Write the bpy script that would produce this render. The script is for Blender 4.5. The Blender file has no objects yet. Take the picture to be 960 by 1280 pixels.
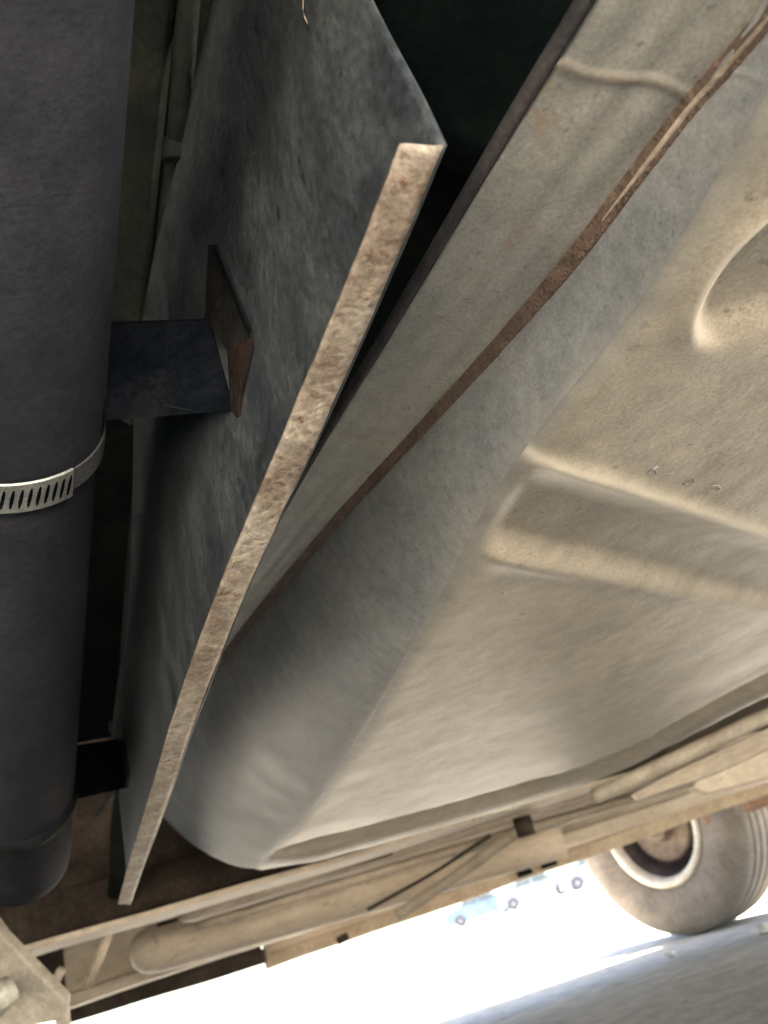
import bpy, bmesh, math, random
import numpy as np
from mathutils import Vector, Matrix, noise
random.seed(7)
S = bpy.context.scene

# ------------------------------------------------------------------ camera
F = 960.0
PITCH, ROLL = math.radians(28.3), math.radians(18)
fw = np.array([0, math.cos(PITCH), math.sin(PITCH)])
u0 = np.array([0, -math.sin(PITCH), math.cos(PITCH)])
r0 = np.array([1.0, 0, 0])
rt = math.cos(ROLL) * r0 - math.sin(ROLL) * u0
up = math.sin(ROLL) * r0 + math.cos(ROLL) * u0
CAM = np.array([0, 0, 0.3])
cd = bpy.data.cameras.new('camera')
cam = bpy.data.objects.new('camera', cd)
S.collection.objects.link(cam)
cam.matrix_world = Matrix((( rt[0], up[0], -fw[0], CAM[0]), (rt[1], up[1], -fw[1], CAM[1]),
                           (rt[2], up[2], -fw[2], CAM[2]), (0, 0, 0, 1)))
cd.sensor_fit = 'VERTICAL'; cd.sensor_height = 36; cd.lens = 27.0
cd.clip_start = 0.01; cd.clip_end = 3000
cd.dof.use_dof = True; cd.dof.focus_distance = 0.42; cd.dof.aperture_fstop = 10.5
S.camera = cam

# ------------------------------------------------------------------ light
SUN_EL, SUN_AZ = math.radians(65), math.radians(121)   # azimuth measured from +Y clockwise
w = bpy.data.worlds.new('World'); S.world = w; w.use_nodes = True
nt = w.node_tree
sky = nt.nodes.new('ShaderNodeTexSky'); sky.sky_type = 'NISHITA'; sky.sun_disc = False
sky.sun_elevation = SUN_EL; sky.sun_rotation = SUN_AZ
bg = nt.nodes['Background']; bg.inputs[1].default_value = 0.055
nt.links.new(sky.outputs[0], bg.inputs[0])
sd = bpy.data.lights.new('sun', 'SUN'); sd.energy = 4.5; sd.angle = math.radians(0.5); sd.color = (1, .95, .87)
sun = bpy.data.objects.new('sun', sd); S.collection.objects.link(sun)
sdir = Vector((math.sin(SUN_AZ) * math.cos(SUN_EL), math.cos(SUN_AZ) * math.cos(SUN_EL), math.sin(SUN_EL)))
sun.rotation_euler = sdir.to_track_quat('Z', 'Y').to_euler()
S.view_settings.view_transform = 'Standard'; S.view_settings.look = 'None'
S.view_settings.gamma = 1.0; S.view_settings.exposure = 4.15
S.cycles.diffuse_bounces = 6; S.cycles.max_bounces = 10
S.cycles.use_denoising = True

# ------------------------------------------------------------------ sight-line helpers (photo point -> place in the world)
def ray(x, y): return fw + rt * (x - 480) / F - up * (y - 640) / F
def H(x, y, z):
    d = ray(x, y); return CAM + d * (z - CAM[2]) / d[2]
def D(x, y, t): return CAM + ray(x, y) * t
def YP(x, y, Y):
    d = ray(x, y); return CAM + d * Y / d[1]

# ------------------------------------------------------------------ materials
def mat(name, cols, grit=.22, wear_glint=None, clean=None, rough=0.6, metal=0.0, scale=8.0, stretch=(1, 1, 1), bump=0.15, bscale=120.0,
        speck=None, speck_amt=0.0, speck_scale=60, rot=(0, 0, 0), spec=0.5, fine=0.25, bdist=0.002, rvar=0.15):
    m = bpy.data.materials.new(name); m.use_nodes = True
    n = m.node_tree; N = n.nodes; L = n.links
    b = N['Principled BSDF']
    tc = N.new('ShaderNodeTexCoord'); mp = N.new('ShaderNodeMapping')
    mp.inputs['Scale'].default_value = stretch; mp.inputs['Rotation'].default_value = rot
    L.new(tc.outputs['Object'], mp.inputs[0])
    n1 = N.new('ShaderNodeTexNoise'); n1.inputs['Scale'].default_value = scale; n1.inputs['Detail'].default_value = 9
    n1.inputs['Roughness'].default_value = .62
    L.new(mp.outputs[0], n1.inputs['Vector'])
    cr = N.new('ShaderNodeValToRGB'); cr.color_ramp.interpolation = 'B_SPLINE'
    k = len(cols)
    while len(cr.color_ramp.elements) < k: cr.color_ramp.elements.new(.5)
    for i, c in enumerate(cols):
        cr.color_ramp.elements[i].position = .32 + .36 * i / max(1, k - 1); cr.color_ramp.elements[i].color = (*c, 1)
    L.new(n1.outputs[0], cr.inputs[0])
    n2 = N.new('ShaderNodeTexNoise'); n2.inputs['Scale'].default_value = scale * 9; n2.inputs['Detail'].default_value = 6
    L.new(mp.outputs[0], n2.inputs['Vector'])
    r2 = N.new('ShaderNodeMapRange'); r2.inputs[1].default_value = .3; r2.inputs[2].default_value = .7
    r2.inputs[3].default_value = 1 - fine; r2.inputs[4].default_value = 1 + fine
    L.new(n2.outputs[0], r2.inputs[0])
    mx = N.new('ShaderNodeMix'); mx.data_type = 'RGBA'; mx.blend_type = 'MULTIPLY'; mx.inputs[0].default_value = 1
    L.new(cr.outputs[0], mx.inputs[6]); L.new(r2.outputs[0], mx.inputs[7])
    out = mx.outputs[2]
    n6 = N.new('ShaderNodeTexNoise'); n6.inputs['Scale'].default_value = 520; n6.inputs['Detail'].default_value = 4; n6.inputs['Roughness'].default_value = .75
    L.new(tc.outputs['Object'], n6.inputs['Vector'])
    r6 = N.new('ShaderNodeMapRange'); r6.inputs[1].default_value = .32; r6.inputs[2].default_value = .68
    r6.inputs[3].default_value = 1 - grit; r6.inputs[4].default_value = 1 + grit
    L.new(n6.outputs[0], r6.inputs[0])
    n7 = N.new('ShaderNodeTexNoise'); n7.inputs['Scale'].default_value = 210; n7.inputs['Detail'].default_value = 3
    L.new(tc.outputs['Object'], n7.inputs['Vector'])
    r7 = N.new('ShaderNodeMapRange'); r7.inputs[1].default_value = .25; r7.inputs[2].default_value = .36
    r7.inputs[3].default_value = 1 - 1.6 * grit; r7.inputs[4].default_value = 1
    L.new(n7.outputs[0], r7.inputs[0])
    mg = N.new('ShaderNodeMath'); mg.operation = 'MULTIPLY'; L.new(r6.outputs[0], mg.inputs[0]); L.new(r7.outputs[0], mg.inputs[1])
    mx6 = N.new('ShaderNodeMix'); mx6.data_type = 'RGBA'; mx6.blend_type = 'MULTIPLY'; mx6.inputs[0].default_value = 1
    L.new(out, mx6.inputs[6]); L.new(mg.outputs[0], mx6.inputs[7]); out = mx6.outputs[2]
    if speck:
        n3 = N.new('ShaderNodeTexNoise'); n3.inputs['Scale'].default_value = speck_scale; n3.inputs['Detail'].default_value = 5
        n3.inputs['Roughness'].default_value = .7
        L.new(mp.outputs[0], n3.inputs['Vector'])
        r3 = N.new('ShaderNodeMapRange'); r3.inputs[1].default_value = .62 - .25 * speck_amt; r3.inputs[2].default_value = .72 - .25 * speck_amt
        L.new(n3.outputs[0], r3.inputs[0])
        m3 = N.new('ShaderNodeMix'); m3.data_type = 'RGBA'; m3.inputs[7].default_value = (*speck, 1)
        L.new(r3.outputs[0], m3.inputs[0]); L.new(out, m3.inputs[6]); out = m3.outputs[2]
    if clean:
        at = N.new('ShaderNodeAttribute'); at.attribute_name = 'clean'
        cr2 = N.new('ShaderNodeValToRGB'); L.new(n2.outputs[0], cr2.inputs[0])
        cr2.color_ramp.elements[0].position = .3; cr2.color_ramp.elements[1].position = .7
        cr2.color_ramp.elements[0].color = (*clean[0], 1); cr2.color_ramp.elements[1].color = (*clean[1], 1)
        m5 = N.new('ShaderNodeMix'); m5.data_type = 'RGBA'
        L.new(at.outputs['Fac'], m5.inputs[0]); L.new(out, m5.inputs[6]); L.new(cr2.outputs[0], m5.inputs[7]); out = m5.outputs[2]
    if wear_glint:
        at = N.new('ShaderNodeAttribute'); at.attribute_name = 'wear_glint'
        m4 = N.new('ShaderNodeMix'); m4.data_type = 'RGBA'; m4.inputs[7].default_value = (*wear_glint, 1)
        L.new(at.outputs['Fac'], m4.inputs[0]); L.new(out, m4.inputs[6]); out = m4.outputs[2]
    L.new(out, b.inputs['Base Color'])
    rr = N.new('ShaderNodeMapRange'); rr.inputs[3].default_value = rough - rvar; rr.inputs[4].default_value = min(1, rough + rvar)
    L.new(n1.outputs[0], rr.inputs[0]); L.new(rr.outputs[0], b.inputs['Roughness'])
    b.inputs['Metallic'].default_value = metal
    b.inputs['Specular IOR Level'].default_value = spec
    nb = N.new('ShaderNodeTexNoise'); nb.inputs['Scale'].default_value = bscale; nb.inputs['Detail'].default_value = 7
    L.new(mp.outputs[0], nb.inputs['Vector'])
    bp = N.new('ShaderNodeBump'); bp.inputs['Strength'].default_value = bump; bp.inputs['Distance'].default_value = bdist
    L.new(nb.outputs[0], bp.inputs['Height']); L.new(bp.outputs[0], b.inputs['Normal'])
    return m

ANG = (0, 0, math.radians(-32))
M = {}
M['tank'] = mat('dusty_tank_steel', wear_glint=(.80, .72, .58), clean=((.17, .185, .195), (.28, .285, .27)), cols=[(.305, .270, .212), (.38, .333, .262), (.445, .392, .31)], rough=.5, metal=.0, scale=5.0,
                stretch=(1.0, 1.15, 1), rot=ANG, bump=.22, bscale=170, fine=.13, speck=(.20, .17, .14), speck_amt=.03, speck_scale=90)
M['tankside'] = mat('bluish_tank_steel', wear_glint=(.385, .338, .265), cols=[(.155, .17, .18), (.225, .235, .24), (.295, .292, .275)], rough=.55, metal=.1, scale=13,
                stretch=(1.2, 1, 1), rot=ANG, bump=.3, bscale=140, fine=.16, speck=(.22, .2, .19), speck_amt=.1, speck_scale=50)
M['flange'] = mat('pale_flange_steel', wear_glint=(.25, .185, .14), cols=[(.27, .27, .255), (.36, .35, .31), (.45, .42, .36)], rough=.55, metal=.1, scale=8,
                  rot=ANG, bump=.3, bscale=130, fine=.10, speck=(.34, .24, .17), speck_amt=.05, speck_scale=24)
M['rust'] = mat('brown_rust', [(.070, .047, .036), (.125, .082, .062), (.18, .125, .095)], rough=.9, scale=60, bump=.9, bscale=500, fine=.3)
M['palerust'] = mat('pale_rust_weld', [(.25, .20, .16), (.34, .30, .25), (.38, .355, .31)], rough=.8, scale=30, bump=.7, bscale=260, fine=.2)
M['edge'] = mat('purple_brown_edge', [(.022, .020, .022), (.042, .037, .038), (.08, .068, .064)], rough=.8, scale=40, bump=.6, bscale=300)
M['shield'] = mat('stained_galvanised_sheet', [(.026, .031, .038), (.050, .057, .064), (.090, .097, .10)], rough=.55, metal=.2, scale=22,
                  stretch=(1.2, 1.2, .75), bump=.5, bscale=150, fine=.34, speck=(.022, .02, .018), speck_amt=.10, speck_scale=55)
M['lip'] = mat('rust_freckled_lip', [(.16, .115, .085), (.31, .25, .19), (.44, .395, .325)], rough=.65, metal=.1, scale=24,
               bump=.9, bscale=160, fine=.3, speck=(.15, .08, .05), speck_amt=.22, speck_scale=110)
M['pipe'] = mat('purple_grey_pipe', [(.018, .019, .027), (.028, .029, .039), (.038, .039, .049)], rough=.75, scale=20,
                bump=.25, bscale=330, fine=.16, speck=(.055, .052, .055), speck_amt=.05, speck_scale=22, spec=.25)
M['clamp'] = mat('clamp_steel', [(.42, .40, .36), (.58, .56, .51), (.68, .66, .62)], rough=.36, metal=.75, scale=60, bump=.3, bscale=300, fine=.15)
M['darksteel'] = mat('black_painted_steel', [(.002, .003, .005), (.0035, .005, .008), (.009, .010, .012)], rough=.8, scale=30, bump=.4, bscale=200, fine=.4, spec=.04, rvar=.1)
M['redrust'] = mat('red_rusted_tab', [(.012, .008, .007), (.022, .013, .011), (.035, .025, .02)], rough=.9, scale=45, bump=.8, bscale=260, spec=.08)
M['olive'] = mat('olive_grimy_steel', [(.006, .009, .009), (.013, .016, .014), (.025, .027, .022)], rough=.7, scale=18, bump=.4, bscale=160, fine=.3, spec=.1)
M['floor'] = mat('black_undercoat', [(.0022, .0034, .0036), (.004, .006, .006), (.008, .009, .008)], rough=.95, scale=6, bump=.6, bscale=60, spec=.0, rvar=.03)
M['frame'] = mat('dusty_tan_frame', [(.42, .34, .25), (.56, .47, .36), (.66, .57, .45)], rough=.65, scale=6, stretch=(.6, 2, 2), bump=.5, bscale=70, fine=.12,
                 speck=(.22, .15, .10), speck_amt=.05, speck_scale=20)
M['frame2'] = mat('grey_tan_frame', [(.28, .23, .175), (.40, .335, .26), (.50, .43, .34)], rough=.65, scale=7, stretch=(.6, 2, 2), bump=.5, bscale=70, fine=.15)
M['brownframe'] = mat('dark_brown_crossmember', [(.022, .017, .014), (.045, .035, .028), (.075, .058, .045)], rough=.85, scale=10, bump=.5, bscale=80, spec=.08)
M['orange'] = mat('orange_rust', [(.22, .12, .08), (.33, .19, .13), (.40, .29, .21)], rough=.85, scale=14, bump=.6, bscale=80)
M['crest'] = mat('bright_crest_glint', [(.48, .42, .33), (.58, .51, .40), (.66, .59, .47)], rough=.38, metal=.2, scale=20, bump=.2, bscale=150, fine=.08)  # pale tone for the painted highlight on the pressed crests
M['pipeend'] = mat('shaded_pipe_end', [(.015, .016, .021), (.022, .023, .030), (.030, .031, .038)], rough=.85, scale=20, bump=.3, bscale=200, spec=.1)  # darker pipe colour, paints in the fade into shadow
M['clampdull'] = mat('dull_band_steel', [(.10, .10, .10), (.15, .15, .15), (.21, .20, .19)], rough=.5, metal=.5, scale=50, bump=.2)
M['ridge'] = mat('pale_weld_ridge', [(.28, .215, .155), (.42, .35, .265), (.50, .44, .345)], rough=.6, scale=30, bump=.5, bscale=240, fine=.15)
M['tab'] = mat('grimy_tab_steel', [(.006, .007, .007), (.012, .012, .012), (.022, .021, .019)], rough=.85, scale=40, bump=.6, bscale=220, spec=.08)
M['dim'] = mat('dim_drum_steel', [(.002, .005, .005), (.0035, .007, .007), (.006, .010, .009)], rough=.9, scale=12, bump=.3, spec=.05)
M['orange_tan'] = mat('warm_tan_skirt', [(.34, .26, .17), (.46, .37, .26), (.54, .45, .33)], rough=.7, scale=9, bump=.4, bscale=70, fine=.15)
M['tyre'] = mat('dusty_tyre_rubber', [(.13, .112, .094), (.19, .165, .14), (.25, .22, .185)], rough=.85, scale=7, bump=.4, bscale=60, fine=.15, spec=.3)
M['rim'] = mat('cream_rim_paint', [(.38, .34, .27), (.52, .475, .39), (.62, .58, .50)], rough=.4, metal=.1, scale=14, bump=.15, bscale=60)
M['rimdark'] = mat('dark_rim_barrel', [(.05, .045, .05), (.09, .08, .085), (.16, .13, .11)], rough=.5, metal=.3, scale=12, bump=.2, bscale=60)
M['hub'] = mat('rusty_hub', [(.10, .075, .055), (.18, .135, .10), (.26, .20, .15)], rough=.8, scale=20, bump=.5, bscale=90)
M['ground'] = mat('dusty_concrete_ground', [(.43, .38, .30), (.54, .48, .39), (.62, .56, .465)], rough=.85, scale=1.6, bump=.6, bscale=40, fine=.18,
                  speck=(.26, .22, .18), speck_amt=.08, speck_scale=9, bdist=.006, spec=.1)
M['white'] = mat('white_car_paint', [(.75, .76, .78), (.80, .81, .82), (.82, .83, .84)], rough=.25, scale=2, bump=0, fine=.02)
M['blue'] = mat('blue_car_paint', [(.03, .05, .08), (.04, .065, .10), (.05, .08, .12)], rough=.25, scale=2, bump=0, fine=.02)
M['glass'] = mat('dark_car_glass', [(.02, .03, .04), (.03, .04, .05), (.04, .05, .06)], rough=.1, scale=2, bump=0, fine=.02, rvar=.02)
M['blacktyre'] = mat('black_rubber', [(.008, .010, .016), (.012, .015, .024), (.016, .02, .03)], rough=.85, scale=8, bump=.2)
M['silver'] = mat('silver_car_paint', [(.055, .075, .10), (.08, .10, .125), (.10, .12, .14)], rough=.3, scale=2, bump=0, fine=.02)
M['hubgrey'] = mat('lavender_grey_hubcap', [(.05, .05, .06), (.06, .06, .075), (.07, .07, .085)], rough=.5, scale=8, bump=.1)
M['stone'] = mat('pale_stone', [(.6, .56, .48), (.7, .66, .58), (.78, .74, .66)], rough=.7, scale=60, bump=.5, bscale=300)
M['bracket'] = mat('pale_tan_bracket', [(.26, .22, .17), (.40, .35, .28), (.50, .45, .37)], rough=.6, scale=12, bump=.4, bscale=80, fine=.15)

# ------------------------------------------------------------------ builders
def thing(name, label, cat, loc=(0, 0, 0), group=None):
    o = bpy.data.objects.new(name, None); S.collection.objects.link(o); o.empty_display_size = .05
    o.location = loc; o['label'] = label; o['category'] = cat; o['origin'] = tuple(loc)
    if group: o['group'] = group
    return o
def origin(p):
    v = Vector((0, 0, 0))
    while p is not None: v += p.location; p = p.parent
    return v
def mesh(name, verts, faces, m, parent=None, smooth=False, bevel=0, solid=0, label=None, sub=0, autos=None):
    o0 = origin(parent)
    me = bpy.data.meshes.new(name)
    me.from_pydata([tuple(Vector(v) - o0) for v in verts], [], faces)
    me.materials.append(M[m]); me.validate(); me.update()
    bm = bmesh.new(); bm.from_mesh(me); bmesh.ops.recalc_face_normals(bm, faces=bm.faces) if not name.startswith('shell') else None
    bm.to_mesh(me); bm.free()
    if smooth:
        for p in me.polygons: p.use_smooth = True
    o = bpy.data.objects.new(name, me); S.collection.objects.link(o); o.parent = parent
    if solid:
        md = o.modifiers.new('solid', 'SOLIDIFY'); md.thickness = solid; md.offset = 0
    if bevel:
        md = o.modifiers.new('bevel', 'BEVEL'); md.width = bevel; md.segments = 3; md.limit_method = 'ANGLE'; md.angle_limit = .6
    if label: o['label'] = label
    return o
def prism(pts, vec):
    """polygon pts extruded along vec -> verts, faces"""
    n = len(pts); v = [np.array(p, float) for p in pts] + [np.array(p, float) + np.array(vec, float) for p in pts]
    f = [tuple(range(n - 1, -1, -1)), tuple(range(n, 2 * n))] + [(i, (i + 1) % n, n + (i + 1) % n, n + i) for i in range(n)]
    return v, f
def beam(a, b, prof, segs=1, wob=0, upv=(0, 0, 1)):
    """sweep closed profile [(side, up)] from a to b"""
    a = np.array(a, float); b = np.array(b, float); d = (b - a) / np.linalg.norm(b - a)
    s = np.cross(d, upv); s /= np.linalg.norm(s); t = np.cross(s, d)
    n = len(prof); V = []; Fc = []
    for k in range(segs + 1):
        c = a + (b - a) * k / segs
        q = Vector(c * 3.1)
        off = noise.noise_vector(q) * wob if wob else Vector((0, 0, 0))
        for x, y in prof: V.append(c + s * x + t * y + np.array(off))
    for k in range(segs):
        for i in range(n):
            j = (i + 1) % n; Fc.append((k * n + i, k * n + j, (k + 1) * n + j, (k + 1) * n + i))
    Fc += [tuple(range(n - 1, -1, -1)), tuple(range(segs * n, segs * n + n))]
    return V, Fc
def rect(w_, h_): return [(-w_ / 2, -h_ / 2), (w_ / 2, -h_ / 2), (w_ / 2, h_ / 2), (-w_ / 2, h_ / 2)]
def circ(r, n=20): return [(r * math.cos(2 * math.pi * i / n), r * math.sin(2 * math.pi * i / n)) for i in range(n)]
def tube(path, r, n=14, caps=True):
    P = [np.array(p, float) for p in path]; V = []; Fc = []
    rr = r if hasattr(r, '__len__') else [r] * len(P)
    ref = np.array([0, 0, 1.0])
    for k, p in enumerate(P):
        d = P[min(k + 1, len(P) - 1)] - P[max(k - 1, 0)]; d /= np.linalg.norm(d)
        rf = ref if abs(d @ ref) < .95 else np.array([1.0, 0, 0])
        s = np.cross(d, rf); s /= np.linalg.norm(s); t = np.cross(s, d)
        for i in range(n):
            a = 2 * math.pi * i / n; V.append(p + rr[k] * (s * math.cos(a) + t * math.sin(a)))
    for k in range(len(P) - 1):
        for i in range(n):
            j = (i + 1) % n; Fc.append((k * n + i, k * n + j, (k + 1) * n + j, (k + 1) * n + i))
    if caps: Fc += [tuple(range(n - 1, -1, -1)), tuple(range((len(P) - 1) * n, len(P) * n))]
    return V, Fc
def lathe(prof, c, ax, n=64, closed=False):
    """prof [(axial, radius)] around axis ax through c"""
    ax = np.array(ax, float) / np.linalg.norm(ax); e1 = np.cross(ax, [0, 0, 1.0]); e1 /= np.linalg.norm(e1); e2 = np.cross(ax, e1)
    V = []; Fc = []; m_ = len(prof)
    for i in range(n):
        a = 2 * math.pi * i / n
        for h, r in prof: V.append(np.array(c) + ax * h + r * (e1 * math.cos(a) + e2 * math.sin(a)))
    for i in range(n):
        j = (i + 1) % n
        for k in range(m_ if closed else m_ - 1):
            l = (k + 1) % m_; Fc.append((i * m_ + k, i * m_ + l, j * m_ + l, j * m_ + k))
    return V, Fc
def catmull(P, n):
    P = np.array(P, float); P = np.vstack([2 * P[0] - P[1], P, 2 * P[-1] - P[-2]])
    k = len(P) - 3; out = []
    for q in np.linspace(0, k - 1e-9, n):
        i = int(q); t = q - i; a, b, c, d = P[i:i + 4]
        out.append(.5 * ((2 * b) + (-a + c) * t + (2 * a - 5 * b + 4 * c - d) * t * t + (-a + 3 * b - 3 * c + d) * t ** 3))
    return np.array(out)
def grid(rows):
    """rows: array [n][m][3] -> verts, quads"""
    n, m_ = len(rows), len(rows[0]); V = [p for r in rows for p in r]
    Fc = [(i * m_ + j, i * m_ + j + 1, (i + 1) * m_ + j + 1, (i + 1) * m_ + j) for i in range(n - 1) for j in range(m_ - 1)]
    return V, Fc
def wear_glint(o, vals, an='wear_glint'):
    at = o.data.attributes.new(an, 'FLOAT', 'POINT'); at.data.foreach_set('value', np.clip(np.array(vals, dtype=np.float32), 0, 1))
def ss(a, b, x):
    t = min(1, max(0, (x - a) / (b - a))); return t * t * (3 - 2 * t)

# ------------------------------------------------------------------ setting: ground
def ground():
    V = []; Fc = []
    xs = sorted(set([-600, -150, -40, -12] + [round(-6 + .1 * i, 3) for i in range(121)] + [12, 40, 150, 600]))
    ys = sorted(set([-600, -100, -20] + [round(-6 + .1 * i, 3) for i in range(161)] + [14, 25, 60, 150, 400, 1200]))
    for y in ys:
        for x in xs:
            z = .006 * noise.noise(Vector((x * 1.3, y * 1.3, 0))) if abs(x) < 8 and -6 < y < 9 else 0
            V.append((x, y, z - .006))
    n = len(xs)
    for j in range(len(ys) - 1):
        for i in range(n - 1): Fc.append((j * n + i, j * n + i + 1, (j + 1) * n + i + 1, (j + 1) * n + i))
    o = mesh('ground', V, Fc, 'ground', smooth=True); o['kind'] = 'structure'
ground()

# ------------------------------------------------------------------ body above everything
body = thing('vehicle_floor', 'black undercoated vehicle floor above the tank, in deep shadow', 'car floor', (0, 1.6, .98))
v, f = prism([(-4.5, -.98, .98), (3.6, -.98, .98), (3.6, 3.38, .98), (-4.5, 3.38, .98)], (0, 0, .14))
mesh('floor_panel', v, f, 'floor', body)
v, f = prism([(-4.5, -1.02, .26), (-.18, -1.02, .26), (-.10, -1.02, .34), (-.10, -1.02, .98), (-4.5, -1.02, .98)], (0, .03, 0)); mesh('near_light_blocker', v, f, 'floor', body)  # last panel is unseen, added to block bounce light from the near left
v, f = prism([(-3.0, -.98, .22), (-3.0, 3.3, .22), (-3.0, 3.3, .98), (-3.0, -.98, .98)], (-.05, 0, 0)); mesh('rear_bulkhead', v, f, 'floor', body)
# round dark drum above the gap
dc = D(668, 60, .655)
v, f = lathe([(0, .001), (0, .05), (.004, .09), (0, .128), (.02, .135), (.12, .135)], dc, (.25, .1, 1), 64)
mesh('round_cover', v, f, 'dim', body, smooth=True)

# ------------------------------------------------------------------ fuel tank
tank = thing('fuel_tank', 'dusty beige and grey stamped steel fuel tank filling the right side', 'fuel tank', (.4, .9, .5))
ZB = .5
cp = [(1130, -230), (1060, -60), (1010, 60), (940, 180), (800, 400), (690, 535), (612, 640), (560, 735), (500, 835), (440, 935), (380, 1025), (318, 1086)]
sp = [(1090, -140, .535), (1030, -66, .535), (948, 36, .535), (832, 178, .54), (640, 408, .56), (540, 522, .58), (432, 641, .60), (360, 725, .625), (290, 812, .655), (235, 885, .685), (195, 935, .70), (165, 975, .71)]
fp = [(870, -210, .55), (800, -105, .55), (742, 0, .55), (640, 165, .56), (490, 415, .58), (405, 553, .60), (325, 690, .62), (255, 800, .645), (200, 890, .675), (165, 950, .70), (140, 990, .71), (120, 1020, .72)]
NT = 400
Cc = catmull([H(x, y, ZB) for x, y in cp], NT)
Sc = catmull([H(*q) for q in sp], NT)
Fc_ = catmull([H(*q) for q in fp], NT)
# relief of the bottom pressing, in plan
a1, b1 = H(640, 565, ZB)[:2], H(960, 665, ZB)[:2]
a2, b2 = H(590, 690, ZB)[:2], H(960, 762, ZB)[:2]
def sd(p, a, b):
    d = (b - a) / np.linalg.norm(b - a); return -(d[0] * (p[1] - a[1]) - d[1] * (p[0] - a[0])), (p - a) @ d
arc = [H(x, y, ZB)[:2] for x, y in [(862, 418), (878, 370), (900, 325), (930, 290), (965, 262)]]
A_ = np.array([[2 * p[0], 2 * p[1], 1] for p in arc]); B_ = np.array([p @ p for p in arc])
cx, cy, k_ = np.linalg.lstsq(A_, B_, rcond=None)[0]; CR = math.sqrt(k_ + cx * cx + cy * cy)
yl0, yl1 = H(930, 384, ZB)[1], H(930, 432, ZB)[1]
FARP = np.array([H(x, y, ZB)[:2] for x, y in [(285, 1096), (400, 1073), (560, 1030), (720, 984), (780, 959), (850, 921), (960, 866), (1100, 788)]])
def farY(x): return float(np.interp(x, FARP[:, 0], FARP[:, 1]))
FAR0 = H(285, 1096, ZB)
def relief(x, y):
    p = np.array([x, y]); z = 0
    d1, t1 = sd(p, a1, b1); d2, t2 = sd(p, a2, b2)
    d1, d2 = -d1, d2            # d1>0 beyond line 1, d2>0 before line 2
    q = d1 / (d1 + d2) if (d1 + d2) > 1e-6 else 0
    fade = ss(-.05, -.02, min(t1, t2 + .02))
    if d1 > -.05:
        if 0 <= q <= 1.3 and d2 > -.05:
            z += fade * .0095 * (ss(0, .35, q) * (1 - ss(.74, 1.0, q)) + .0)
    z -= fade * .0035 * math.exp(-(d1 / .0070) ** 2) * ss(-.004, .03, t1)
    z -= fade * .0022 * math.exp(-((q - 1.02) / .09) ** 2) if d1 > 0 else 0
    r = math.hypot(x - cx, y - cy)
    ins = CR - r
    side = 1 - ss(yl0, yl1, y)
    rad = ss(0, .012, ins)
    z += .0075 * rad * side
    z -= .0030 * math.exp(-(ins / .0060) ** 2) * (1 - ss(yl0, yl1 + .008, y)) 
    # groove and roll along the far edge
    e = farY(x) - y
    g = ss(.02, .18, x - FAR0[0])
    z += g * .020 * math.exp(-((e - .27) / .040) ** 2) - g * .014 * math.exp(-((e - .12) / .085) ** 2)
    # shallow dents
    z += .0018 * noise.noise(Vector((x * 7, y * 7, 3))) + .0009 * noise.noise(Vector((x * 19, y * 16, 5))) + .0004 * noise.noise(Vector((x * 48, y * 48, 1)))
    return z
# profile rows: flange -> seam -> side wall -> bottom
wall = []
k_w = min(range(NT), key=lambda i: float(np.linalg.norm(Sc[i] - H(868, 124, .535))))
for i in range(NT):
    t = i / (NT - 1); s_, c_ = Sc[i], Cc[i]
    out = np.array([-1, -.35, 0.]); out /= np.linalg.norm(out)
    hgt = s_[2] - c_[2]
    row = []
    for k in range(27):
        q = k / 26
        p = s_ * (1 - q) + c_ * q
        b_ = ss(.38, .80, t)
        p[2] = c_[2] + hgt * ((1 - b_) * (1 - q ** 3.0) + b_ * (1 - q) ** 1.45)
        p[2] += (.0065 * (1 - b_) + .002 * b_) * q ** 4
        p = p + out * .06 * hgt * math.sin(math.pi * q)
        if k_w: p = p + np.array([-.5, -.2, -.8]) * .0013 * math.exp(-((i - (k_w - 4 * q)) / 1.3) ** 2) * (1 - q ** 6)
        n_ = noise.noise(Vector(p * 14)) * .0018 * math.sin(math.pi * q)
        row.append(p + out * n_)
    wall.append(row)
# closing round end, from last station round to the far edge
last = np.array(wall[-1]); endc = []
for k in range(1, 9):
    a = k / 8 * math.pi / 2
    endc.append([np.array([p[0] + .24 * (1 - math.cos(a)) * (0.35 + .65 * (1 - j / 26)), p[1] + .15 * math.sin(a), p[2]]) for j, p in enumerate(last)])
V, Fq = grid(wall + endc)
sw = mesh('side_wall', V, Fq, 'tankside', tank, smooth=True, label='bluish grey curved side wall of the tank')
wear_glint(sw, [.35 * ss(.90, 1.08, (k % 27) / 26 + .06 * noise.noise(Vector(V[k] * 60))) for k in range(len(V))])
fl = [[Fc_[i] * (1 - q) + Sc[i] * q + np.array([0, 0, .0012 * noise.noise(Vector(Sc[i] * 16 + q * 3)) - .0013 * math.exp(-((i - (k_w - 6 * (1 - q) + 1.5 * math.sin(q * 7))) / 1.3) ** 2)]) for q in np.linspace(0, 1, 24)] for i in range(NT)]
V, Fq = grid(fl)
fg = mesh('flange', V, Fq, 'flange', tank, smooth=True, solid=.0015, label='pale flange strip outside the rusty seam with a low weld across its near end')
wear_glint(fg, [max(.8 * math.exp(-((k // 24 - (k_w - 6 * (1 - (k % 24) / 23) + 1.5 * math.sin((k % 24) / 23 * 7))) / 1.5) ** 2) * (.6 + .8 * noise.noise(Vector(V[k] * 70))), .55 * ss(.86, 1.0, (k % 24) / 23 + .05 * noise.noise(Vector(V[k] * 60)))) for k in range(len(V))])
ed = [[Fc_[i] + np.array([-.0002, 0, -.0012]), Fc_[i] + np.array([-.0022, -.0015, -.0008]), Fc_[i] + np.array([-.0026, -.0018, .005])] for i in range(NT)]
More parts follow.
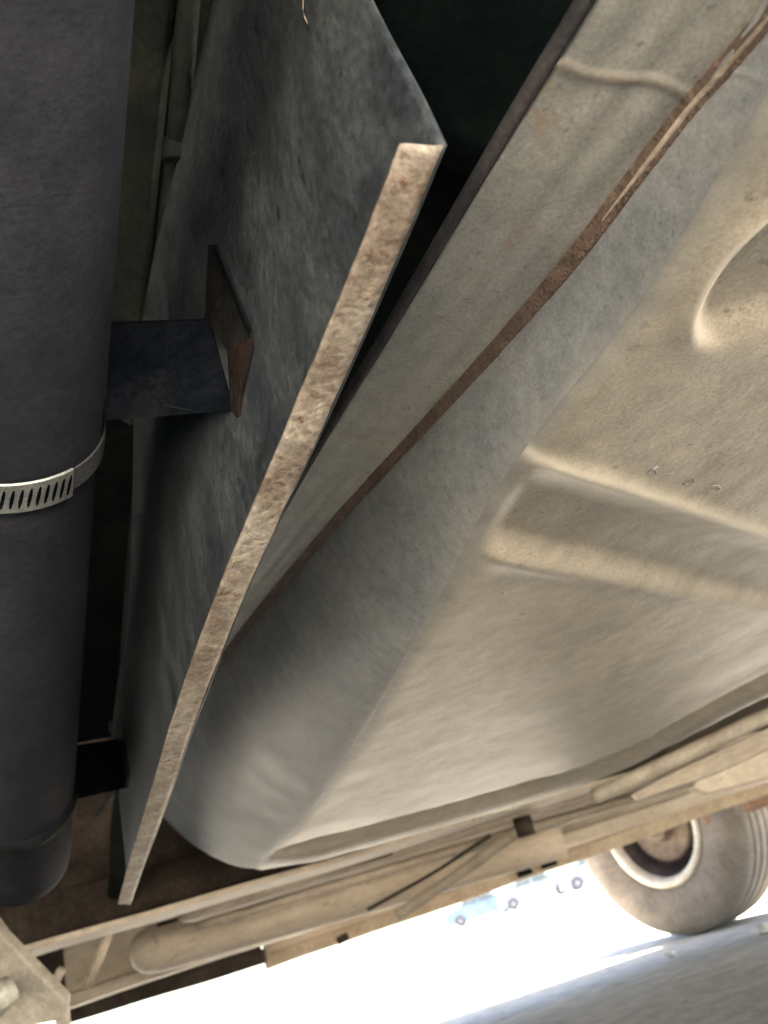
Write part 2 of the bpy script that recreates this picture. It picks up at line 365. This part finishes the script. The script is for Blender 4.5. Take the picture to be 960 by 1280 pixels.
V, Fq = grid(ed); mesh('flange_edge', V, Fq, 'edge', tank, smooth=True, solid=.0008)
# bottom sheet
NS = 320; rows = []
E0, E1 = np.array([1.5, .10, ZB]), np.array([1.5, farY(1.5) - .05, ZB])
tt = [(c[1] - Cc[0][1]) / (FAR0[1] - Cc[0][1]) for c in Cc]
for i in range(NT):
    c_ = Cc[i]; e_ = E0 + (E1 - E0) * max(0, tt[i]) ** .95
    row = []
    for j in range(NS):
        q = (j / (NS - 1)) ** 1.9
        p = c_ * (1 - q) + e_ * q
        p[1] = min(p[1], farY(p[0]) - .01)
        blend = ss(0, .03, abs(p[0] - c_[0]))
        dch = float(np.linalg.norm((p - c_)[:2])); bb = ss(.38, .80, i / (NT - 1))
        row.append(np.array([p[0], p[1], c_[2] + (.0065 * (1 - bb) + .002 * bb) * math.exp(-(dch / .010) ** 1.5) + relief(p[0], p[1]) * blend]))
    rows.append(row)
# last rows roll up at the far side
lastr = rows[-1]; y_end = []
for j, p in enumerate(lastr):
    y_end.append(farY(p[0]))
for k in range(1, 15):
    row = []
    for j, p in enumerate(lastr):
        q = k / 14
        g = ss(-.05, .22, p[0] - lastr[0][0])
        y = p[1] + (max(y_end[j], p[1] + .005) - p[1]) * q
        row.append(np.array([p[0], y, ZB + relief(p[0], y) * ss(0, .02, p[0] - lastr[0][0])]))
    rows.append(row)
base = rows[-1]
for k in range(1, 9):
    a = k / 8 * math.pi / 2
    rows.append([np.array([p[0], p[1] + .035 * math.sin(a), p[2] + .035 * (1 - math.cos(a))]) for p in base])
rows.append([p + np.array([0, .01, .2]) for p in rows[-1]])
V, Fq = grid(rows)
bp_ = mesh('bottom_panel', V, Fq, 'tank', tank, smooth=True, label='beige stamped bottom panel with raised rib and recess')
def crest_glint(p):  # highlight along rib and recess crests, painted in as pale colour
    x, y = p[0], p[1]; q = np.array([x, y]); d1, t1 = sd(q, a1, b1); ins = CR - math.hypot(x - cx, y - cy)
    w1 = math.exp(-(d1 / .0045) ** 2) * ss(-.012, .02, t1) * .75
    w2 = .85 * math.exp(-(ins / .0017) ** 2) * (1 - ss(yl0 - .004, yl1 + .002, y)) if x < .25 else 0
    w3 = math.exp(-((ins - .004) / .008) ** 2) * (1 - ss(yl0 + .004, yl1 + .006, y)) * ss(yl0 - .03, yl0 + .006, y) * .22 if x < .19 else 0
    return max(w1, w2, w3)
wear_glint(bp_, [crest_glint(p) for p in V])
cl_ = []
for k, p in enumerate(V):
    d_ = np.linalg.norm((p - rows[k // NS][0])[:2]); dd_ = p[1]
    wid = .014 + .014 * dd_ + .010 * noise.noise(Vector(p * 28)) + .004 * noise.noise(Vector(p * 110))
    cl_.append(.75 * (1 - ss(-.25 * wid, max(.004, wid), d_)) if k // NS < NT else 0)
wear_glint(bp_, cl_, 'clean')
# rusty seam weld
from mathutils.bvhtree import BVHTree
def bvh(rows_):
    V_, F_ = grid(rows_); return BVHTree.FromPolygons([tuple(v) for v in V_], F_)
tw, tf = bvh(wall), bvh([[p - np.array([0, 0, .0009]) for p in r_] for r_ in fl])
def skin(x, y):
    """first tank surface under a photo point"""
    d = Vector(ray(x, y)).normalized(); hs = [t.ray_cast(Vector(CAM), d) for t in (tw, tf)]
    hs = [h for h in hs if h[0] is not None]
    return np.array(min(hs, key=lambda h: h[3])[0]) if hs else None
cl2 = catmull([(x, y, w_) for x, y, w_ in [(985, -12, 13), (960, 20, 13), (905, 84, 13), (868, 125, 12.5), (812, 196, 12), (720, 318, 11), (640, 411, 9.5), (560, 500, 8), (430, 640, 6.5), (330, 757, 5.5), (260, 848, 5), (232, 888, 4.5)]], 260)
sv = []
for k in range(len(cl2)):
    x, y, w_ = cl2[k]; t_ = cl2[min(k + 1, 259)] - cl2[max(k - 1, 0)]; nx, ny = t_[1], -t_[0]; l_ = math.hypot(nx, ny); nx /= l_; ny /= l_
    w_ *= 1 + .10 * noise.noise(Vector((k * .23, 0, 0))) + .06 * noise.noise(Vector((k * .9, 4, 0)))
    row = []
    for q, h_ in ((-1, .0002), (-.55, .0021), (0, .0028), (.55, .0021), (1, .0002)):
        p = skin(x + nx * w_ * q, y + ny * w_ * q)
        if p is None: row = None; break
        row.append(p + np.array([-.35, -.25, -.9]) * h_)
    if row: sv.append(row)
for _ in range(3):      # even out steps where the two sheets meet
    for k in range(1, len(sv) - 1): sv[k] = [(sv[k - 1][j] + 2 * sv[k][j] + sv[k + 1][j]) / 4 for j in range(5)]
V, Fq = grid(sv); mesh('seam_weld', V, Fq, 'rust', tank, smooth=True, label='rusty brown weld seam')
# low raised ribbons: crossing weld, pale ridge on the seam
def ribbon(nm, P, w_, h_, m, label=None, taper=True, drop=(0, 0, -1)):
    P = np.array(P); n_ = len(P); drop = np.array(drop, float); rows = []
    for i in range(n_):
        d_ = P[min(i + 1, n_ - 1)] - P[max(i - 1, 0)]; d_ /= np.linalg.norm(d_)
        sd_ = np.cross(d_, drop); sd_ /= np.linalg.norm(sd_)
        k = (math.sin(math.pi * min(1, max(0, .02 + .96 * i / (n_ - 1)))) ** .7) if taper else 1
        k *= 1 + .10 * noise.noise(Vector(P[i] * 50))
        rows.append([P[i] + sd_ * w_ * k * x + drop * h_ * k * z for x, z in ((-1, -.25), (-.6, .45), (-.25, .92), (0, 1), (.25, .92), (.6, .45), (1, -.25))])
    V, Fq = grid(rows); return mesh(nm, V, Fq, m, tank, smooth=True, label=label)
def px(p):
    v_ = p - CAM; t_ = v_ @ fw; return np.array([480 + F * (v_ @ rt) / t_, 640 - F * (v_ @ up) / t_])
def station(x, y): return min(range(NT), key=lambda i: np.linalg.norm(px(Sc[i]) - (x, y)))
k0 = station(868, 124)
def weld_row(rowf, a_, b_, n_, di):
    return [np.array(rowf(int(k0 + di * q), a_ + (b_ - a_) * q)) * (1 - (k0 + di * q) % 1) + np.array(rowf(int(k0 + di * q) + 1, a_ + (b_ - a_) * q)) * ((k0 + di * q) % 1) for q in np.linspace(0, 1, n_)]
k1 = station(770, 255)
ribbon('weld_bead', [p for p in [(lambda a: None if a is None else a + np.array([-.35, -.25, -.9]) * .0029)(skin(*q[:2])) for q in catmull([(975, -3, 0), (949, 31, 0), (903, 85, 0), (864, 129, 0), (828, 175, 0), (790, 224, 0), (752, 272, 0)], 70)] if p is not None], .0019, .0012, 'ridge', label='pale ridge lying on the upper end of the seam')
# faint embossed characters
def stroke(pts):
    V, Fq = tube([H(x, y, ZB - .0001 + relief(*H(x, y, ZB)[:2])) for x, y in pts], .0005, 6)
    mesh('stamped_mark', V, Fq, 'tankside', tank, smooth=True)
stroke([(822, 584), (813, 586), (810, 591), (815, 594), (821, 591), (819, 587), (812, 588)])
stroke([(833, 594), (838, 593), (842, 591)])
stroke([(853, 605), (866, 596), (868, 602), (861, 606), (853, 605)])
stroke([(889, 608), (898, 607), (900, 610), (894, 614), (887, 614), (881, 618)])

# ------------------------------------------------------------------ heat shield
sh = thing('heat_shield', 'tall dark galvanised sheet with rust freckled bottom lip beside the tank', 'heat shield', (-.1, .45, .46))
lp = [(553, 182, .54, 53), (500, 310, .528, 49), (440, 448, .52, 46), (392, 555, .510, 43), (345, 655, .50, 38), (303, 748, .488, 34), (262, 850, .475, 30), (236, 920, .468, 27), (213, 990, .46, 24), (180, 1080, .447, 19), (163, 1130, .44, 15)]
NL = 90
Lr = catmull([H(x, y, z) for x, y, z, w_ in lp], NL)
Ll = catmull([H(x - w_, y - .04 * w_, z) for x, y, z, w_ in lp], NL)
rows = []
for i in range(NL):
    n_ = np.array([0, 0, .0006 * noise.noise(Vector(Lr[i] * 40))])
    rows.append([Ll[i] * (1 - q) + Lr[i] * q + n_ + np.array([0, 0, .0008 * noise.noise(Vector((q * 2, i * .25, 0)))]) for q in np.linspace(0, 1, 6)])
V, Fq = grid(rows); mesh('bottom_lip', V, Fq, 'lip', sh, smooth=True, solid=.0016, label='pale rust freckled folded lip')
rows = []
for i in range(NL):
    out = (Lr[i] - Ll[i]); out /= np.linalg.norm(out)
    hh = .34 if i < 60 else .34 - .2 * ss(60, NL, i)
    row = [Lr[i] + out * (.0016 + .0012 * noise.noise(Vector((Lr[i][1] * 7, q * 6, 2)))) + np.array([0, 0, .0010 + hh * q]) for q in np.linspace(0, 1, 30)]
    rows.append(row)
V, Fq = grid(rows); face = mesh('sheet_face', V, Fq, 'shield', sh, smooth=True, solid=.0018, label='dark stained vertical face')

def on_shield(px, py, off=0.0):
    """where the sight line through a photo point meets the sheet"""
    best = None
    for i in range(NL - 1):
        a, b = Lr[i], Lr[i + 1]; e = b - a; nrm = np.cross(e, [0, 0, 1.]); nrm /= np.linalg.norm(nrm)
        d = ray(px, py); t = ((a - CAM) @ nrm) / (d @ nrm); p = CAM + d * t
        u_ = ((p - a)[:2] @ e[:2]) / (e[:2] @ e[:2])
        if 0 <= u_ <= 1 and t > 0:
            if nrm @ (CAM - a) < 0: nrm = -nrm
            return p + nrm * off, nrm
    a, b = Lr[0], Lr[1]; e = b - a; nrm = np.cross(e, [0, 0, 1.]); nrm /= np.linalg.norm(nrm)
    if nrm @ (CAM - a) < 0: nrm = -nrm
    d = ray(px, py); t = ((a - CAM) @ nrm) / (d @ nrm); return CAM + d * t + nrm * off, nrm
# half-moon notch burr near top
V, Fq = tube([on_shield(x, y, .002)[0] for x, y in [(384, -4), (383, 12), (385, 22), (389, 31)]], .0004, 6)
mesh('burr', V, Fq, 'lip', sh, smooth=True)

# ------------------------------------------------------------------ pipe with clamps
pc0 = np.array([-.20935, .36077, .64322]); pd = np.array([-.49483, .85285, -.16671]); pd /= np.linalg.norm(pd)
pipe = thing('exhaust_pipe', 'wide purple grey pipe at far left with two bands around it', 'pipe', tuple(pc0))
PR = .0605
V, Fq = tube([pc0 + pd * s for s in np.linspace(-.7, .012, 30)], PR, 72); mesh('upper_sleeve', V, Fq, 'pipe', pipe, smooth=True, bevel=.001)
V, Fq = tube([pc0 + pd * s for s in np.linspace(.0, .56, 30)], PR - .003, 72); mesh('lower_tube', V, Fq, 'pipe', pipe, smooth=True)
V, Fq = tube([pc0 + pd * s for s in np.linspace(.54, .74, 12)], PR - .0028, 72); mesh('end_tube', V, Fq, 'pipeend', pipe, smooth=True)
V, Fq = lathe([(.545, PR - .001), (.548, PR + .0015), (.556, PR + .0015), (.559, PR - .001)], pc0, pd, 96); mesh('joint_ring', V, Fq, 'olive', pipe, smooth=True)
# hose clamp
cl = mesh('hose_clamp', *lathe([(.0, PR + .0003), (.0, PR + .0016), (.0175, PR + .0016), (.0175, PR + .0003)], pc0, pd, 128), 'clampdull', pipe, smooth=False, label='worn steel hose clamp band with screw slots')
e1 = np.cross(pd, [0, 0, 1.]); e1 /= np.linalg.norm(e1); e2 = np.cross(pd, e1)
def on_pipe(a, s, r): return pc0 + pd * s + r * (e1 * math.cos(a) + e2 * math.sin(a))
def ang(px, py):  # angle on pipe facing a photo point
    best = min(range(720), key=lambda k: (lambda w_: (480 + F * ((w_ - CAM) @ rt) / ((w_ - CAM) @ fw) - px) ** 2 + (640 - F * ((w_ - CAM) @ up) / ((w_ - CAM) @ fw) - py) ** 2)(on_pipe(k * math.pi / 360, .009, PR)))
    return best * math.pi / 360
A0, A1 = ang(-75, 640), ang(90, 604)
if abs(A1 - A0) > math.pi: A0 += 2 * math.pi * (1 if A1 > A0 else -1)
R0, R1 = PR + .0017, PR + .0034
ns = 160; V = []; Fq = []
for k in range(ns + 1):
    a = A0 + (A1 - A0) * k / ns
    for s, r in ((-.0030, R0), (-.0025, R1), (.0210, R1), (.0215, R0)): V.append(on_pipe(a, s, r))
for k in range(ns):
    for i in range(4): Fq.append((k * 4 + i, k * 4 + (i + 1) % 4, k * 4 + 4 + (i + 1) % 4, k * 4 + 4 + i))
Fq += [(3, 2, 1, 0), tuple(ns * 4 + i for i in range(4))]
mesh('slotted_band', V, Fq, 'clamp', cl, bevel=.0004, label='brighter outer band end with dark slanted slots')
nsl = 14
for k in range(nsl):
    a = A1 + (A0 - A1) * (.045 + .93 * k / nsl); da = (A0 - A1) / nsl
    V = []
    m_ = 10
    for j in range(m_):
        th = 2 * math.pi * j / m_; sx = .0082 * math.cos(th); sa = .21 * math.sin(th) + .25 * math.cos(th)
        V.append(on_pipe(a + da * sa, .0092 + sx, R1 + .0003))
    Fq = [tuple(range(m_))]
    mesh('slot', V, Fq, 'darksteel', cl, solid=.0003)

# ------------------------------------------------------------------ shield support brackets
def bracket(name_label, quad, depths, tab, gus=None):
    root = None
    pts = [D(x, y, t) for (x, y), t in zip(quad, depths)]
    c = sum(pts) / 4
    root = thing('support_bracket', name_label, 'bracket', tuple(c), 'brackets between pipe and heat shield')
    V, Fq = prism(pts, tuple(fw * .004 + np.array([0, 0, .003]))); mesh('plate', V, Fq, 'darksteel', root, bevel=.0006)
    tp = [on_shield(x, y, .0012)[0] for x, y in tab]; nr = on_shield(*tab[0])[1]
    V, Fq = prism(tp, tuple(-nr * .0025)); mesh('welded_tab', V, Fq, 'tab', root, bevel=.0005)
    return root
s300 = np.linalg.norm
def sdep(x, y): return float((on_shield(x, y)[0] - CAM) @ fw)
b1_ = bracket('larger black bracket above the hose clamp, rusty where it meets the sheet', [(132, 404), (262, 400), (293, 514), (130, 526)],
        [.50, sdep(262, 400) , sdep(293, 514), .48], [(262, 306), (274, 306), (315, 414), (318, 432), (297, 522), (290, 512), (286, 440), (258, 400)])
gr_ = [on_shield(x, y, .0017)[0] for x, y in [(289, 438), (302, 424), (317, 424), (315, 445), (306, 470), (300, 520), (294, 505)]]
V, Fq = prism(gr_, tuple(-on_shield(300, 440)[1] * .003)); mesh('rust_flake', V, Fq, 'redrust', b1_, bevel=.0004, label='reddish rust at the weld')
g0 = [on_shield(x, y, .0018)[0] for x, y in [(271, 309), (276, 309), (317, 412), (316, 420)]]
V, Fq = prism(g0, tuple(on_shield(290, 380)[1] * .0015)); mesh('slit', V, Fq, 'darksteel', b1_)
V, Fq = tube([D(205, 506, .45), D(222, 510, .44), D(238, 513, .432)], .0005, 5); mesh('scratch', V, Fq, 'olive', b1_)
b2_ = bracket('smaller dark bracket low down near the pipe joint', [(88, 936), (150, 926), (158, 985), (86, 1002)],
        [.86, sdep(150, 926), sdep(158, 985), .86], [(150, 925), (157, 925), (163, 968), (160, 985), (156, 985), (152, 958)])

# ------------------------------------------------------------------ things behind the pipe
rail = thing('inner_frame_rail', 'olive grimy frame rail behind the wide pipe', 'frame rail', tuple(D(190, 300, .75)))
a_, b_ = D(225, -160, .62), D(172, 420, .98)
v, f = beam(D(194, -100, .48), D(150, 520, .85), rect(.035, .012), 12, .002, upv=tuple(fw)); mesh('flange_strip', v, f, 'olive', rail, bevel=.002)
v, f = beam(D(262, -100, .52), D(150, 1120, 1.8), rect(.055, .02), 24, .004, upv=tuple(fw)); mesh('web', v, f, 'olive', rail, bevel=.002)
bl = thing('brake_line', 'thin dark tube running beside the olive frame rail', 'pipe', tuple(D(215, 300, .7)))
v, f = tube(catmull([D(240, -60, .50), D(224, 150, .56), D(208, 300, .62), D(196, 420, .68), D(182, 560, .78), D(165, 760, 1.0), D(140, 960, 1.3)], 60), .008, 14)
mesh('tube', v, f, 'olive', bl, smooth=True)
for k, (x, y, t) in enumerate([(220, 190, .572), (200, 372, .655), (145, 908, 1.22)]):
    c = D(x, y, t); v, f = tube([c - up * .008, c + up * .008], .0105, 16); mesh('clip', v, f, 'olive', bl, smooth=True, bevel=.002)

# ------------------------------------------------------------------ cross member (brown, behind tank end) and far rails
cm = thing('crossmember', 'dark brown cross member behind the rounded tank end', 'cross member', tuple(H(150, 1150, .5)))
pA, pB = H(-120, 1235, .5), H(760, 992, .5)
v, f = beam(pA + np.array([0, .12, .24]), pB + np.array([0, .12, .24]), rect(.02, .47), 30, .004); mesh('web', v, f, 'brownframe', cm, bevel=.004)
r1 = thing('long_frame_rail', 'long straight pale tan rail edge crossing below the tank', 'frame rail', tuple(H(480, 1062, .5)))
v, f = beam(H(18, 1196, .5), H(1000, 911, .5), rect(.16, .012), 60, .006); mesh('lower_flange', v, f, 'frame', r1, bevel=.003)
v, f = beam(H(18, 1196, .5) + np.array([0, .09, .06]), H(1000, 911, .5) + np.array([0, .09, .06]), rect(.012, .12), 60, .006); mesh('web', v, f, 'brownframe', r1, bevel=.003)

def member(name, label, cat, x0, y0, x1, y1, Y, wd, ht, m, segs=50, wob=.006, part='flange'):
    a, b = YP(x0, y0, Y), YP(x1, y1, Y)
    t = thing(name, label, cat, tuple((a + b) / 2))
    o_ = np.array([0, wd / 2, ht / 2])
    v, f = beam(a + o_, b + o_, rect(wd, ht), segs, wob); mesh(part, v, f, m, t, bevel=min(wd, ht) * .2)
    return t, a, b
t, a, b = member('floor_pan', 'flat tan floor pan strip beyond the long rail', 'floor panel', 225, 1154, 1100, 895, 2.30, .30, .02, 'frame')
v, f = beam(a + np.array([0, .0, .015]), b + np.array([0, .0, .015]), circ(.014, 10), 40, .004); mesh('stiffening_rib', v, f, 'frame2', t, smooth=True)
v, f = beam(a + np.array([0, .12, -.012]), b + np.array([0, .12, -.012]), circ(.012, 10), 40, .004); mesh('stiffening_rib', v, f, 'frame2', t, smooth=True)
t, a, b = member('frame_side_member', 'olive shaded side member between two tan strips', 'frame rail', 560, 1072, 1010, 940, 2.55, .10, .09, 'frame2')
ea, eb = YP(185, 1188, 2.75), YP(700, 1042, 2.75)
mf = thing('silencer', 'pale rounded silencer lying across beyond the long rail', 'silencer', tuple((ea + eb) / 2))
R_ = .072
dirv = (eb - ea) / np.linalg.norm(eb - ea)
pth = [ea + dirv * q for q in (-.05, -.042, -.025, 0, .04, .1)] + [ea + dirv * q for q in np.linspace(.2, np.linalg.norm(eb - ea), 12)]
rr = [R_ * k for k in (.35, .62, .82, .94, .99, 1)] + [R_] * 12
v, f = tube(pth, rr, 40); mesh('body', v, f, 'frame', mf, smooth=True)
v, f = tube([ea + np.array([.06, -.045, .06]), eb + np.array([0, -.045, .06])], .006, 10); mesh('fold', v, f, 'brownframe', mf, smooth=True)
t, a, b = member('rocker_rail', 'tan outer sill rail along the bright daylight at lower left', 'sill', 70, 1264, 1100, 932, 3.05, .10, .045, 'frame', segs=90, wob=.01)
v, f = beam(a + np.array([0, .09, .28]), b + np.array([0, .09, .28]), rect(.02, .5), 60, .004); mesh('web', v, f, 'frame', t, bevel=.004)
for x, y in ((428, 1170),):
    c = YP(x, y, 3.1); v, f = tube([c + np.array([-.02, 0, -.012]), c + np.array([.02, 0, -.005])], .014, 10); mesh('plug', v, f, 'brownframe', t, smooth=True)
t2, a, b = member('outer_skirt', 'warm tan body skirt edge against the white daylight', 'body skirt', 330, 1214, 1100, 944, 3.3, .03, .05, 'orange_tan', wob=.008, segs=70)
v, f = beam(a + np.array([0, .02, .3]), b + np.array([0, .02, .3]), rect(.02, .54), 40, .004); mesh('panel', v, f, 'frame', t2)
t3, a, b = member('drain_strip', 'dark brown strip under the left end of the outer sill', 'trim', 75, 1282, 330, 1206, 3.2, .04, .05, 'brownframe', segs=20)
v, f = beam(a + np.array([-1, .0, .26]), b + np.array([0, .0, .26]), rect(.02, .42), 40, .004); mesh('panel', v, f, 'brownframe', t3)
for x, y in ((655, 1088), (685, 1077)):
    c = YP(x, y, 3.29); v, f = tube([c + np.array([-.03, 0, 0]), c + np.array([.03, 0, .0])], .02, 10); mesh('plug', v, f, 'darksteel', t2, smooth=True)

# struts
def strut(label, p, r_, m, extra=None):
    P = [YP(*q) for q in p]; t = thing('diagonal_strut', label, 'strut', tuple(P[0]))
    v, f = tube(catmull(P, 20), r_, 12); mesh('tube', v, f, m, t, smooth=True); return t
st = strut('grey diagonal brace tube between the long rail and the outer sill', [(498, 1143, 2.60), (570, 1095, 2.45), (655, 1033, 2.25)], .016, 'frame2')
v, f = tube([YP(644, 1036, 2.24), YP(666, 1030, 2.24)], .025, 12); mesh('end_lug', v, f, 'brownframe', st, smooth=True)
strut('thin dark tube beside the grey diagonal brace', [(460, 1137, 2.62), (540, 1092, 2.5), (612, 1045, 2.26)], .005, 'brownframe')
strut('long pale bar rising right above the frame rail', [(742, 997, 2.0), (840, 951, 1.96), (985, 882, 1.92)], .018, 'bracket')
v, f = prism([YP(790, 992, 2.03), YP(860, 955, 2.03), YP(985, 898, 2.03), YP(985, 925, 2.03), YP(900, 965, 2.03), YP(800, 1000, 2.03)], (0, .04, 0))
pl = thing('mounting_plate', 'dark grey plate tucked behind the pale bar at right', 'plate', tuple(YP(880, 955, 2.03))); mesh('plate', v, f, 'frame2', pl, bevel=.004)
v, f = prism([YP(885, 945, 2.2), YP(905, 925, 2.2), YP(1000, 900, 2.2), YP(1000, 962, 2.2), YP(885, 992, 2.2), YP(865, 985, 2.2)], (0, .05, 0))
pl = thing('spring_hanger', 'pale tan hanger plate at the right end of the rails', 'bracket', tuple(YP(920, 945, 2.2))); mesh('plate', v, f, 'frame', pl, bevel=.006)

# bottom left bracket and rods
cb = thing('corner_bracket', 'pale triangular bracket plate in the bottom left corner', 'bracket', tuple(D(30, 1240, 1.0)))
v, f = prism([D(-40, 1110, 1.0), D(4, 1172, 1.0), D(82, 1252, 1.0), D(80, 1275, 1.0), D(-40, 1300, 1.0)], tuple(fw * .02)); mesh('plate', v, f, 'bracket', cb, bevel=.004)
v, f = prism([D(66, 1258, 1.005), D(82, 1254, 1.005), D(84, 1296, 1.0), D(70, 1300, 1.0)], tuple(fw * .015)); mesh('leg_flange', v, f, 'frame2', cb, bevel=.003)
v, f = tube([D(-14, 1262, .96), D(2, 1244, .96), D(12, 1236, .97)], .017, 16); mesh('bolt_head', v, f, 'rim', cb, smooth=True)
rd = thing('hanging_rod', 'longer pale thin rod below the tip of the heat shield', 'rod', tuple(D(120, 1200, 1.9)), 'short rods below the long rail')
v, f = tube([D(138, 1160, 1.9), D(124, 1198, 1.9), D(108, 1232, 1.9)], .011, 12); mesh('bar', v, f, 'frame', rd, smooth=True)
rd = thing('hanging_rod', 'shorter pale rod end beside the corner bracket', 'rod', tuple(D(70, 1220, 1.7)), 'short rods below the long rail')
v, f = tube([D(77, 1212, 1.7), D(66, 1232, 1.7), D(50, 1252, 1.7)], .010, 12); mesh('bar', v, f, 'frame2', rd, smooth=True)

# ------------------------------------------------------------------ wheel
wc = H(866, 1170, 0); TR = .425
wax = np.array([math.sin(math.radians(46)), math.cos(math.radians(46)), 0])
wh = thing('road_wheel', 'dusty tyre on a cream painted steel rim at the right', 'wheel', (wc[0], wc[1], 0))
c = wc + np.array([0, 0, TR - .004])
prof = [(.025, .235), (.008, .25), (-.004, .29), (-.010, .33), (-.006, .37), (.008, .395), (.022, .412), (.034, .42)]
for g in (.075, .125, .18, .235):
    prof += [(g - .006, TR), (g - .005, TR - .012), (g + .005, TR - .012), (g + .006, TR)]
prof += [(.29, .42), (.31, .40), (.33, .33), (.30, .24)]
v, f = lathe(prof, c, wax, 120); ty = mesh('tyre', v, f, 'tyre', wh, smooth=False)
for p in ty.data.polygons: p.use_smooth = True
md = ty.modifiers.new('b', 'BEVEL'); md.width = .003; md.segments = 2; md.limit_method = 'ANGLE'; md.angle_limit = .5
v, f = lathe([(.03, .238), (.012, .242), (.004, .236), (.004, .212), (.02, .204), (.06, .200), (.15, .19)], c, wax, 96); rm = mesh('rim', v, f, 'rim', wh, smooth=True)
v, f = lathe([(.02, .2055), (.06, .199), (.13, .189), (.16, .17), (.17, .12), (.15, .08)], c, wax, 96); mesh('barrel', v, f, 'rimdark', wh, smooth=True)
v, f = lathe([(.15, .15), (.09, .15), (.08, .14), (.08, .07), (.03, .065), (.025, .03), (.06, .028), (.06, .001)], c, wax, 64); mesh('hub', v, f, 'hub', wh, smooth=True, bevel=.004)
# suspension pieces
k_ = thing('steering_knuckle', 'brown steering knuckle above the hub of the wheel', 'suspension', tuple(c))
in_ = -wax
v, f = tube([c + in_ * -.06, c + in_ * .03 + np.array([0, 0, .02]), c + in_ * .05 + np.array([.02, 0, .12]), c + in_ * .02 + np.array([.04, 0, .2])], [.05, .055, .045, .04], 16); mesh('arm', v, f, 'hub', k_, smooth=True)
ar = thing('suspension_arm', 'orange rusted suspension arm over the tyre', 'suspension', tuple(H(900, 1015, .52)))
v, f = beam(D(876, 1018, 3.1), D(985, 985, 3.0), rect(.06, .085), 6, .006); mesh('arm', v, f, 'orange', ar, bevel=.012)

# ------------------------------------------------------------------ stones and distant cars
for (x, y, r_, lb) in ((838, 1195, .02, 'small pale stone standing in for a bright glint in front of the tyre'), (955, 1165, .03, 'pale stone by the right side of the tyre tread')):  # first stone is added in place of a bright speck of light
    bm = bmesh.new(); bmesh.ops.create_icosphere(bm, subdivisions=2, radius=r_)
    for q in bm.verts: q.co *= 1 + .35 * noise.noise(q.co * 50 + Vector((x, 0, 0))); q.co.z *= .6
    me = bpy.data.meshes.new('pebble'); bm.to_mesh(me); bm.free(); me.materials.append(M['stone'])
    o = bpy.data.objects.new('pebble', me); S.collection.objects.link(o); w_ = H(x, y, 0); o.location = (w_[0], w_[1], r_ * .35)
    o['label'] = lb; o['category'] = 'stone'

def car(px, Y, paint, label, rz):
    w_ = YP(px[0], px[1], Y); base = Vector((w_[0], Y, 0))
    t = thing('parked_car', label, 'car', tuple(base), 'cars parked in the distance')
    side = [(-2.2, .22), (-2.25, .75), (-2.0, .95), (-1.3, 1.0), (-.8, 1.42), (.6, 1.45), (1.2, 1.02), (2.0, .9), (2.2, .7), (2.2, .22)]
    pts = [(base.x + a, base.y - .85, h) for a, h in side]
    v, f = prism(pts, (0, 1.7, 0)); mesh('body', v, f, paint, t, bevel=.06)
    for s0 in ([(-1.15, 1.02), (-.75, 1.36), (-.15, 1.38), (-.15, 1.02)], [(-.05, 1.02), (-.05, 1.38), (.55, 1.38), (.98, 1.02)]):
        v, f = prism([(base.x + a, base.y - .862, h) for a, h in s0], (0, .01, 0)); mesh('side_window', v, f, 'glass', t)
    for x in (-1.4, 1.35):
        for yy in (-.88, .68):
            v, f = lathe([(0, .001), (0, .2), (.0, .22), (-.01, .3), (.02, .33), (.2, .33), (.2, .001)], np.array([base.x + x, base.y + yy, .33]), (0, 1, 0), 28); mesh('wheel', v, f, 'blacktyre', t, smooth=False)
            if yy < 0:
                v, f = lathe([(-.012, .001), (-.012, .10), (0, .11)], np.array([base.x + x, base.y + yy, .33]), (0, 1, 0), 24); mesh('hubcap', v, f, 'hubgrey', t)
    return t
car((604, 1140), 52, 'blue', 'dark blue parked car in the white glare, leftmost beyond the sill', 0)
car((672, 1120), 48, 'silver', 'silver parked car in the glare just right of the dark blue car', 0)
car((752, 1090), 44, 'silver', 'silver parked car partly hidden behind the left side of the tyre', 0)
